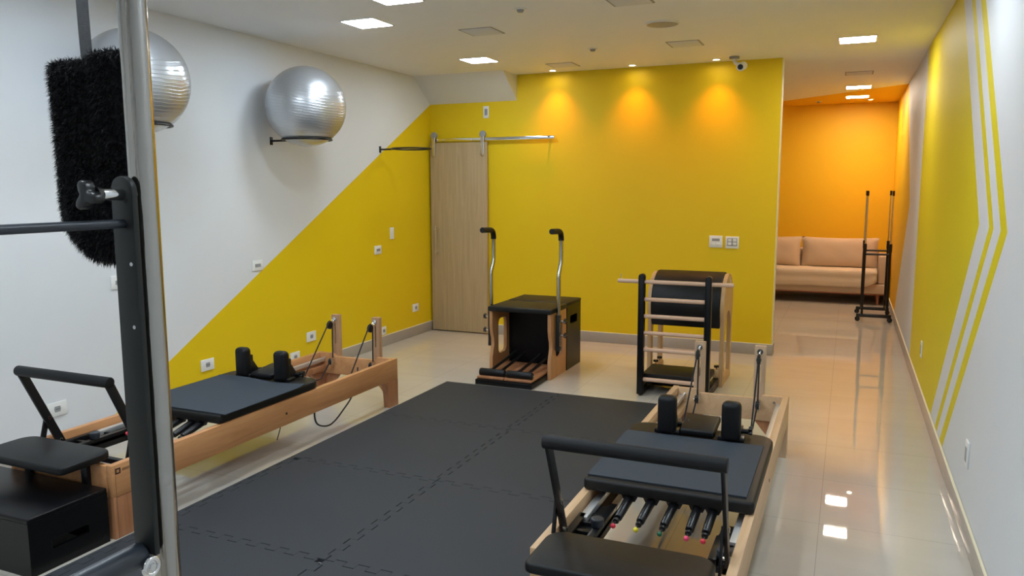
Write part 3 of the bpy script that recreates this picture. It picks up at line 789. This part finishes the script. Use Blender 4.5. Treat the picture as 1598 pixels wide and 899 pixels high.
# ================================================================ BLACK STEP BOX, front left
t = thing('step_box', 'low black step box with slot handle at the front of the left bed', 'box', (-3.79, 2.005, 0))
bw, bd, bh = 0.76, 0.375, 0.25
b = newbm()
slot = rrect(0.10, 0.275, 0.085, 0.125, 0.008, 4)[::-1]
prism(b, [(0, 0), (bd, 0), (bd, bh - .018), (0, bh - .018)], 'x', bw - 0.018, bw, holes=[slot])
prism(b, [(0, 0), (bd, 0), (bd, bh - .018), (0, bh - .018)], 'x', 0, 0.018, holes=[rrect(0.03, bd - 0.03, 0.02, 0.2, 0.01, 3)[::-1]])  # unseen far end, opened wide to let light into the handle slot
box(b, 0.018, bw - 0.018, 0, 0.018, 0, bh - .018); box(b, 0.018, bw - 0.018, bd - 0.018, bd, 0, bh - .018)
obj('body', b, M['box_black'], t)
obj('lid', box(newbm(), -0.001, bw + 0.001, -0.001, bd + 0.001, bh - 0.0178, bh + 0.004, 0.005, 3), M['box_black'], t)

# ================================================================ PILATES CHAIR with sitting box
t = thing('pilates_chair', 'wooden pilates chair with black seat, two pedals and tall steel handles', 'exercise chair', (-2.78, 5.96, 0))
cw = 0.56
side_out = [(0, 0), (0.385, 0), (0.385, 0.555), (0.0, 0.555), (0.0, 0.50), (0.0, 0.42), (0.012, 0.36), (0.032, 0.31), (0.035, 0.26), (0.015, 0.20), (0.0, 0.15)]
hole = rrect(0.125, 0.30, 0.16, 0.47, 0.05, 6)[::-1]
for xa in (0.0, cw - 0.028):
    obj('side_panel', prism(newbm(), side_out, 'x', xa, xa + 0.028, holes=[hole]), M['wood_chair'], t)
obj('back_panel', box(newbm(), 0.0285, cw - 0.0285, 0.36, 0.384, 0.05, 0.555), M['box_black'], t)
obj('seat', box(newbm(), -0.008, cw + 0.008, -0.02, 0.388, 0.5555, 0.598, 0.010, 3), M['vinyl_brown'], t)
obj('base', box(newbm(), 0.03, cw - 0.03, -0.35, 0.355, 0.0, 0.042, 0.003), M['box_black'], t)
for k in (0, 1):
    xa = 0.035 + k * 0.243; xb = xa + 0.236
    pd = obj('pedal', box(newbm(), xa, xb, -0.325, 0.29, 0.046, 0.064, 0.004, 2), M['wood_redleg'], t)
    b = cyl(newbm(), (xa + 0.004, -0.27, 0.090), (xb - 0.006, -0.27, 0.090), 0.031, seg=26, bev=0.008)
    obj('pedal_roller', b, M['vinyl'], pd)
    b = newbm()
    for q in (0.07, 0.16):
        cyl(b, (xa + q, -0.23, 0.085), (xa + q + 0.01, 0.30, 0.150), 0.0125, seg=14)
    obj('spring', b, M['black_metal'], pd)
    b = newbm()
    for q in (0.07, 0.16): cyl(b, (xa + q, -0.245, 0.083), (xa + q, -0.225, 0.086), 0.010, seg=12); cyl(b, (xa + q + .01, 0.29, 0.152), (xa + q + .01, 0.325, 0.157), 0.008, seg=10)
    cyl(b, (xb - 0.01, -0.27, 0.09), (xb + 0.004, -0.27, 0.09), 0.006, seg=12)
    obj('spring_hook', b, M['chrome'], pd)
for k, xh in enumerate((-0.03, cw + 0.03)):
    s = -1 if k == 0 else 1; yy = 0.10
    p = [(xh, yy, 0.25), (xh, yy, 0.55), (xh, yy, 0.85), (xh, yy + 0.006, 0.885), (xh, yy + 0.05, 0.965), (xh, yy + 0.058, 1.0), (xh, yy + 0.058, 1.17), (xh, yy + 0.05, 1.205)]
    hd = obj('handle_pole', tube(newbm(), p, 0.0180, 18), M['steel'], t)
    g = [(xh, yy + 0.058, 1.16), (xh, yy + 0.057, 1.19), (xh, yy + 0.042, 1.222), (xh, yy + 0.01, 1.237), (xh, yy - 0.05, 1.242), (xh, yy - 0.165, 1.246)]
    b = tube(newbm(), smooth_path(g, 5), 0.0235, 18)
    obj('grip', b, M['foam'], hd)
    b = box(newbm(), xh - 0.020, xh + 0.020, yy - 0.024, yy + 0.024, 0.515, 0.54, 0.004)
    box(b, xh - 0.020, xh + 0.020, yy - 0.024, yy + 0.024, 0.235, 0.275, 0.004)
    for sy in (-1, 1): box(b, xh - 0.017, xh + 0.017, yy + sy * 0.021 - 0.004, yy + sy * 0.021 + 0.004, 0.27, 0.52, 0.001)
    xin = xh - s * 0.0195
    br = obj('bracket', b, M['grey_metal'], t)
    for z_ in (0.49, 0.37): obj('knob_stem', cyl(newbm(), (xh + s * 0.02, yy, z_), (xh + s * 0.05, yy, z_), 0.007), M['chrome'], br)
    for z_ in (0.49, 0.37): obj('knob', star_knob(newbm(), (xh + s * 0.05 - (0.018 if s < 0 else 0), yy, z_), 0.024, 'x', 0.018), M['plastic_k'], br)
t = thing('sitting_box', 'tall black sitting box with slot handle pushed against the chair back', 'box', (-2.775, 6.352, 0))
b = newbm(); sd = 0.375; sh = 0.573
hs = rrect(0.085, 0.275, 0.40, 0.475, 0.02, 4)[::-1]
for xa in (0, 0.56 - 0.018): prism(b, [(0, 0), (sd, 0), (sd, sh), (0, sh)], 'x', xa, xa + 0.018, holes=[hs])
box(b, 0.018, 0.542, 0, 0.018, 0, sh); box(b, 0.018, 0.542, sd - 0.018, sd, 0, sh); box(b, 0.019, 0.541, 0.019, sd - 0.019, 0.33, 0.345)
obj('body', b, M['box_black'], t)
obj('padded_top', box(newbm(), -0.004, 0.564, -0.0, sd + 0.004, sh, sh + 0.028, 0.009, 3), M['vinyl_brown'], t)

# ================================================================ LADDER BARREL
t = thing('ladder_barrel', 'ladder barrel with black posts, wooden rungs and padded black drum', 'exercise barrel', (-1.42, 5.8, 0))
for x in (0.0, 0.50):
    poly = [(x - 0.023, 0.012), (x + 0.023, 0.012)] + [(x + 0.023 * math.cos(a), 0.925 + 0.023 * math.sin(a)) for a in [PI * k / 10 for k in range(11)]]
    ps = obj('ladder_post', prism(newbm(), poly, 'y', -0.028, 0.028, bev=0.004), M['box_black'], t)
    obj('foot', cyl(newbm(), (x, 0, 0.0), (x, 0, 0.013), 0.014, seg=16), M['plastic_k'], ps)
for z in (0.752, 0.622, 0.492, 0.362, 0.128):
    obj('rung', cyl(newbm(), (0.02, 0, z), (0.48, 0, z), 0.0155, seg=18), M['wood_rung'], t)
r_ = obj('top_rung', cyl(newbm(), (-0.19, -0.0, 0.887), (0.68, -0.0, 0.887), 0.0155, seg=18, bev=0.004), M['wood_rung'], t)
b = newbm()
for x in (-0.165, 0.655): cyl(b, (x, 0, 0.895), (x, 0, 0.925), 0.003, seg=8); torus(b, (x, 0, 0.932), 0.008, 0.002, 'x', 14, 6)
obj('eye_hook', b, M['chrome'], r_)
# base frame and step
b = newbm()
for x in (0.0, 0.50): box(b, x - 0.023, x + 0.023, 0.029, 0.72, 0.012, 0.075, 0.003)
box(b, 0.024, 0.476, 0.30, 0.35, 0.012, 0.075, 0.003)
for x in (0.0, 0.5): cyl(b, (x, 0.68, 0), (x, 0.68, 0.013), 0.014)
obj('base_frame', b, M['box_black'], t)
obj('step_board', box(newbm(), 0.0, 0.50, 0.045, 0.40, 0.120, 0.165, 0.006), M['vinyl_brown'], t)
b = newbm()
for x in (0.03, 0.44): box(b, x, x + 0.03, 0.06, 0.39, 0.076, 0.120)
obj('step_support', b, M['box_black'], t)
# drum
yc, zc, R0 = 0.70, 0.635, 0.275
def arc(r, a0, a1, n=28): return [(yc + r * math.cos(math.radians(a0 + (a1 - a0) * k / n)), zc + r * math.sin(math.radians(a0 + (a1 - a0) * k / n))) for k in range(n + 1)]
poly = arc(R0, -25, 215) + arc(R0 - 0.045, 215, -25)
XB0, XB1 = -0.03, 0.52
obj('padded_drum', prism(newbm(), poly, 'x', XB0, XB1, bev=0.008, seg=2), M['mat_blue'] if False else M['vinyl'], t)
b = prism(newbm(), arc(R0 - 0.047, -25, 215) + arc(R0 - 0.057, 215, -25), 'x', XB0 + 0.01, XB1 - 0.01)
obj('drum_shell', b, M['wood_barrel'], t)
for xa, xb in ((XB0 - 0.032, XB0 - 0.002), (XB1 + 0.002, XB1 + 0.032)):
    out = [(yc - 0.225, 0.0), (yc - 0.14, 0.0), (yc - 0.13, 0.0), (yc + 0.13, 0.0), (yc + 0.225, 0.0), (yc + 0.235, zc - 0.1)] + arc(R0 - 0.012, -12, 192, 24) + [(yc - 0.235, zc - 0.1)]
    # two legs joined by the rounded cheek
    inner = [(yc - 0.155, 0.07), (yc + 0.155, 0.07), (yc + 0.155, 0.44)] + [(yc + 0.155 * math.cos(PI * k / 12), 0.44 + 0.155 * math.sin(PI * k / 12)) for k in range(1, 12)] + [(yc - 0.155, 0.44)]
    out = [(yc - 0.225, 0.0), (yc + 0.225, 0.0), (yc + 0.235, zc - 0.1)] + arc(R0 - 0.012, -12, 192, 24) + [(yc - 0.235, zc - 0.1)]
    obj('cheek_panel', prism(newbm(), out, 'x', xa, xb, holes=[inner[::-1]]), M['wood_barrel'], t)
b = newbm()
for x in (-0.022, 0.478): box(b, x, x + 0.045, 0.46, 0.72, 0.076, 0.135, 0.002)
sl_ = obj('slide_rail', b, M['wood_barrel'], t)
for x, y in ((0.0, 0.52), (0.0, 0.66), (0.5, 0.50)):
    obj('knob', star_knob(newbm(), (x, y, 0.155), 0.022, 'z', 0.018), M['plastic_k'], sl_)
    obj('knob_stem', cyl(newbm(), (x, y, 0.13), (x, y, 0.156), 0.006), M['chrome'], sl_)

# ================================================================ SOFA, far room
SX0, SX1, SY = -2.05, 0.515, 11.52
t = thing('sofa', 'long beige fabric sofa against the orange far wall', 'sofa', (0, SY, 0))
obj('seat_base', box(newbm(), SX0, SX1, 0.0, 0.66, 0.155, 0.29, 0.015, 3), M['fabric'], t)
obj('base_trim', box(newbm(), SX0 + 0.01, SX1 - 0.01, 0.008, 0.65, 0.14, 0.1545, 0.002), M['brownleg'], t)
obj('seat_cushion', box(newbm(), SX0 + 0.12, SX1 - 0.115, 0.0, 0.5, 0.291, 0.455, 0.03, 4), M['fabric'], t)
obj('backrest', box(newbm(), SX0 + 0.1, SX1 - 0.1, 0.53, 0.70, 0.291, 0.72, 0.03, 4), M['fabric'], t)
for xa in (SX0, SX1 - 0.11): obj('armrest', box(newbm(), xa, xa + 0.11, 0.01, 0.66, 0.291, 0.675, 0.025, 4), M['fabric'], t)
for x in (SX0 + 0.12, SX1 - 0.10):
    for y in (0.06, 0.58): obj('leg', cyl(newbm(), (x, y, 0), (x, y, 0.14), 0.014, 0.024, seg=16), M['brownleg'], t)
def cushion(label, x0, x1, z0, z1, y, th, tilt):
    n = 20; t_ = bmesh.new(); bmesh.ops.create_grid(t_, x_segments=n, y_segments=n, size=1)
    vs = list(t_.verts); r = bmesh.ops.duplicate(t_, geom=list(t_.faces)); 
    back = [g for g in r['geom'] if isinstance(g, bmesh.types.BMVert)]
    def f(v, s):
        u, w_ = v.co.x, v.co.y
        k = (max(0, 1 - abs(u) ** 3.2) * max(0, 1 - abs(w_) ** 3.2)) ** 0.5
        edge = 1 - 0.07 * (1 - abs(u) ** 2) * (abs(w_) ** 4); edge2 = 1 - 0.035 * (1 - abs(w_) ** 2) * (abs(u) ** 4)
        wr = 0.006 * math.sin(u * 9 + w_ * 5) * k
        v.co = Vector((u * edge2 * (x1 - x0) / 2, s * (k * th / 2 + wr * 0.5), w_ * edge * (z1 - z0) / 2))
    bs = set(back)
    for v in vs: f(v, -1)
    for v in back: f(v, 1)
    bmesh.ops.remove_doubles(t_, verts=t_.verts, dist=0.0008)
    o = obj('sofa_cushion', t_, M['fabric'], None, ((x0 + x1) / 2, y, (z0 + z1) / 2), ang=1.2)
    o.rotation_euler = (tilt, 0, 0)
    tag(o, label, 'cushion', 'beige back cushions on the sofa')
cushion('large beige back cushion at the right end of the sofa', -0.60, 0.41, 0.450, 0.895, SY + 0.40, 0.22, -0.16)
cushion('beige back cushion on the sofa, left one beside the yellow wall', -1.57, -0.60, 0.450, 0.895, SY + 0.405, 0.22, -0.16)
# cotton throw draped over the seat
nx, prof = 70, []
for k in range(26):
    s = k / 25
    if s < 0.55: prof.append((0.40 - 0.41 * (s / 0.55), 0.466))
    elif s < 0.65: q = (s - 0.55) / 0.1 * PI / 2; prof.append((-0.01 - 0.02 * math.sin(q), 0.446 + 0.02 * math.cos(q)))
    else: prof.append((-0.032 - 0.004 * math.sin(s * 30), 0.446 - (s - 0.65) / 0.35 * 0.205))
bmt = newbm(); grid = []
for i in range(nx + 1):
    x = SX0 + 0.13 + (SX1 - SX0 - 0.255) * i / nx; row = []
    for k, (py, pz) in enumerate(prof):
        s = k / 25; wob = 0.0045 * math.sin(x * 9 + s * 3) + 0.003 * math.sin(x * 23 + s * 9)
        lift = 0.04 * max(0, (x - (SX1 - 0.33)) / 0.2) ** 2 * max(0, (s - 0.6) / 0.4)
        drop = -wob * 1.5 if s > 0.65 else 0
        row.append(bmt.verts.new((x, SY + py - abs(wob) * (1 if s > .55 else 0) - 0.004, pz + (abs(wob) if s < 0.6 else 0) + lift * 2 + drop * (s - .65))))
    grid.append(row)
for i in range(nx):
    for k in range(25): bmt.faces.new((grid[i][k], grid[i + 1][k], grid[i + 1][k + 1], grid[i][k + 1]))
th = obj('sofa_throw', bmt, M['throw'], ang=1.5)
md = th.modifiers.new('thickness', 'SOLIDIFY'); md.thickness = 0.006; md.offset = 1
tag(th, 'cream cotton throw draped over the sofa seat and its front', 'throw')

# ================================================================ GARMENT RACK
t = thing('garment_rack', 'black and chrome clothes rack on castors before the sofa', 'clothes rack', (0.20, 10.12, 0))
rw, rl = 0.27, 0.62
for y in (0, rl):
    b = box(newbm(), -0.06, rw + 0.05, y - 0.018, y + 0.018, 0.050, 0.092, 0.010, 3)
    bs_ = obj('foot_bar', b, M['plastic_k'], t)
    for x in (-0.045, rw + 0.035):
        b = cyl(newbm(), (x, y - 0.012, 0.029), (x, y + 0.012, 0.029), 0.029, seg=20, bev=0.003); box(b, x - 0.008, x + 0.008, y - 0.016, y + 0.016, 0.03, 0.056, 0.002)
        obj('castor', b, M['plastic_k'], bs_)
    b = newbm()
    cyl(b, (0, y, 0.805), (rw, y, 0.805), 0.012, seg=14)
    obj('cross_bar', b, M['black_metal'], t)
for x in (0, rw):
    for y in (0, rl):
        up_ = obj('upright', cyl(newbm(), (x, y, 0.08), (x, y, 0.87), 0.014, seg=16), M['black_metal'], t)
        obj('sleeve', cyl(newbm(), (x, y, 0.83), (x, y, 0.93), 0.018, seg=16, bev=0.003), M['plastic_k'], up_)
        obj('extension_pole', cyl(newbm(), (x, y, 0.87), (x, y, 1.52), 0.009, seg=14), M['chrome'], up_)
        obj('end_cap', cyl(newbm(), (x, y, 1.49), (x, y, 1.55), 0.013, seg=14, bev=0.002), M['plastic_k'], up_)
b = newbm()
for x in (0, rw): cyl(b, (x, 0, 0.12), (x, rl, 0.12), 0.007)
obj('lower_rail', b, M['chrome'], t)

# ================================================================ TRAPEZE TOWER (foreground pole)
PX, PY = -0.957, 0.848
t = thing('trapeze_tower', 'tall stainless steel trapeze tower pole with black push bar in the foreground', 'exercise tower', (PX, PY, 0))
def stainless(o=None): return M['steel']
for y in (0, -0.72):
    obj('post', cyl(newbm(), (0, y, 0.02), (0, y, 2.32), 0.0200, seg=40), M['steel'], t)
    obj('foot', cyl(newbm(), (0, y, 0.0), (0, y, 0.03), 0.05, 0.045, seg=30, bev=0.004), M['plastic_k'], t)
obj('top_rail', cyl(newbm(), (0, 0.03, 2.30), (0, -0.75, 2.30), 0.0200, seg=30), M['steel'], t)
b = newbm()
for y in (0, -0.72): cyl(b, (-0.02, y, 2.22), (-1.2, y, 2.22), 0.018, seg=24)
cyl(b, (-1.2, 0.02, 2.22), (-1.2, -0.74, 2.22), 0.018, seg=24)
for y in (0, -0.72): cyl(b, (-1.2, y, 2.22), (-1.2, y, 0.0), 0.018, seg=24)
obj('canopy_rail', b, M['steel'], t)
yp = -0.034
pl = [(-0.021, 0.20 + 0.85), (0.021, 1.05)] + [(0.021 * math.cos(PI * k / 10), 1.597 + 0.021 * math.sin(PI * k / 10)) for k in range(11)]
pb = obj('push_through_bar', cyl(newbm(), (-0.004, yp - 0.006, 1.050), (-0.004, -0.72 - yp + 0.006, 1.050), 0.019, seg=30, bev=0.006), M['slate_metal'], t)
for ya in (yp, -0.72 - yp): obj('side_arm', prism(newbm(), pl, 'y', ya - 0.005, ya + 0.005, bev=0.0015), M['grey_metal'], pb)
obj('upper_bar', cyl(newbm(), (0.0, yp - 0.004, 1.550), (0.0, -0.72 - yp + 0.004, 1.550), 0.0065, seg=20), M['slate_metal'], pb)
b = cyl(newbm(), (0, yp - 0.046, 1.592), (0, yp - 0.004, 1.592), 0.0088, seg=24, bev=0.001); cyl(b, (0.0, yp + 0.005, 1.592), (0.0, yp + 0.013, 1.592), 0.0085, seg=24, bev=0.001)
obj('chrome_stem', b, M['chrome'], pb)
n = 48; poly = []
for k in range(n):
    a = 2 * PI * k / n; rr = 0.0225 * (0.70 + 0.30 * math.cos(3 * a + 0.6)); poly.append((rr * math.cos(a), 1.590 + rr * math.sin(a)))
b = prism(newbm(), poly, 'y', yp - 0.066, yp - 0.048, bev=0.003); cyl(b, (0, yp - 0.049, 1.592), (0, yp - 0.038, 1.592), 0.012, 0.009, seg=20)
obj('star_knob', b, M['plastic_k'], pb)
b = newbm()
torus(b, (0.020, yp - 0.012, 1.036), 0.0125, 0.0042, 'x', 36, 12); cyl(b, (0.012, yp - 0.012, 1.036), (0.021, yp - 0.012, 1.036), 0.0115, seg=28, bev=0.001); cyl(b, (0.020, yp - 0.012, 1.036), (0.024, yp - 0.012, 1.036), 0.006, seg=6)
obj('chrome_collar', b, M['chrome'], pb)
b = newbm()
cyl(b, (0.012, yp - 0.008, 1.40), (0.012, yp - 0.004, 1.40), 0.003, seg=10); cyl(b, (0.014, yp - 0.008, 1.492), (0.014, yp - 0.004, 1.492), 0.003, seg=10)
obj('screw', b, M['chrome'], pb)

# fuzzy foot loop hanging from the canopy rail
FX, FY = -1.075, PY + 0.028
t = thing('fuzzy_foot_loop', 'black fur covered foot loop hanging on grey webbing behind the steel pole', 'exercise strap', (FX, FY, 1.49))
legs = [(-0.047, 0.0, 0.303), (-0.043, 0.0, 0.22), (-0.041, 0.0, 0.13), (-0.038, 0, 0.075), (-0.014, 0, 0.045), (0.016, 0, 0.040), (0.045, 0, 0.062), (0.046, 0, 0.12), (0.043, 0, 0.22), (0.040, 0, 0.312)]
path = smooth_path(legs, 10)
bf = newbm(); tube(bf, path, [0.043] * len(path), 24)
for v in bf.verts: v.co.y *= 0.55
bmesh.ops.recalc_face_normals(bf, faces=bf.faces)
surf = [(f.calc_center_median().copy(), f.normal.copy(), [v.co.copy() for v in f.verts], f.calc_area()) for f in bf.faces]
cuff = obj('padded_cuff', bf, M['fur'], t)
bh_ = newbm(); rnd = random.Random(3)
tot = sum(s[3] for s in surf)
for c, nn, vs, ar in surf:
    for _ in range(max(0, int(42000 * ar / tot + rnd.random()))):
        if len(vs) == 4:
            e1, e2 = rnd.random(), rnd.random(); p = vs[0].lerp(vs[1], e1).lerp(vs[3].lerp(vs[2], e1), e2)
        else:
            p = c.lerp(rnd.choice(vs), math.sqrt(rnd.random()))
        d = (nn + Vector((rnd.uniform(-.8, .8), rnd.uniform(-.6, .6), rnd.uniform(-1.8, 0.5)))).normalized()
        ln = rnd.uniform(0.005, 0.013); sd_ = d.cross(Vector((rnd.uniform(-1, 1), rnd.uniform(-1, 1), rnd.uniform(-1, 1)))).normalized() * 0.00045
        m_ = p + d * ln * 0.5; e = p + d * ln + Vector((0, 0, -ln * 0.25))
        a1, a2, b1, b2, c1 = (bh_.verts.new(z) for z in (p - sd_, p + sd_, m_ + sd_ * .8, m_ - sd_ * .8, e))
        bh_.faces.new((a1, a2, b1, b2)); bh_.faces.new((b2, b1, c1))
me = bpy.data.meshes.new('fur'); bh_.to_mesh(me); bh_.free(); me.materials.append(M['fur'])
fo = bpy.data.objects.new('fur', me); COL.objects.link(fo); fo.parent = cuff; fo['kind'] = 'stuff'
for xs, x2, z0 in ((-0.012, -0.010, 0.30), (0.085, 0.075, 0.315)):
    b = newbm(); pts = [(xs, 0, z0), (xs - 0.004, 0, z0 + 0.03), (x2 - .008, -0.002, 0.5), (x2, -0.02, 0.745)]
    P = smooth_path(pts, 6); rows = []
    for p in P:
        tw = 0.0145
        rows.append([b.verts.new(p + Vector((sx * tw, sy * 0.001 - sx * 0.002, 0))) for sx, sy in ((-1, -1), (1, -1), (1, 1), (-1, 1))])
    for A, B in zip(rows[:-1], rows[1:]):
        for k in range(4): b.faces.new((A[k], A[(k + 1) % 4], B[(k + 1) % 4], B[k]))
    b.faces.new(rows[0][::-1]); b.faces.new(rows[-1])
    obj('webbing_strap', b, M['strap'], t)
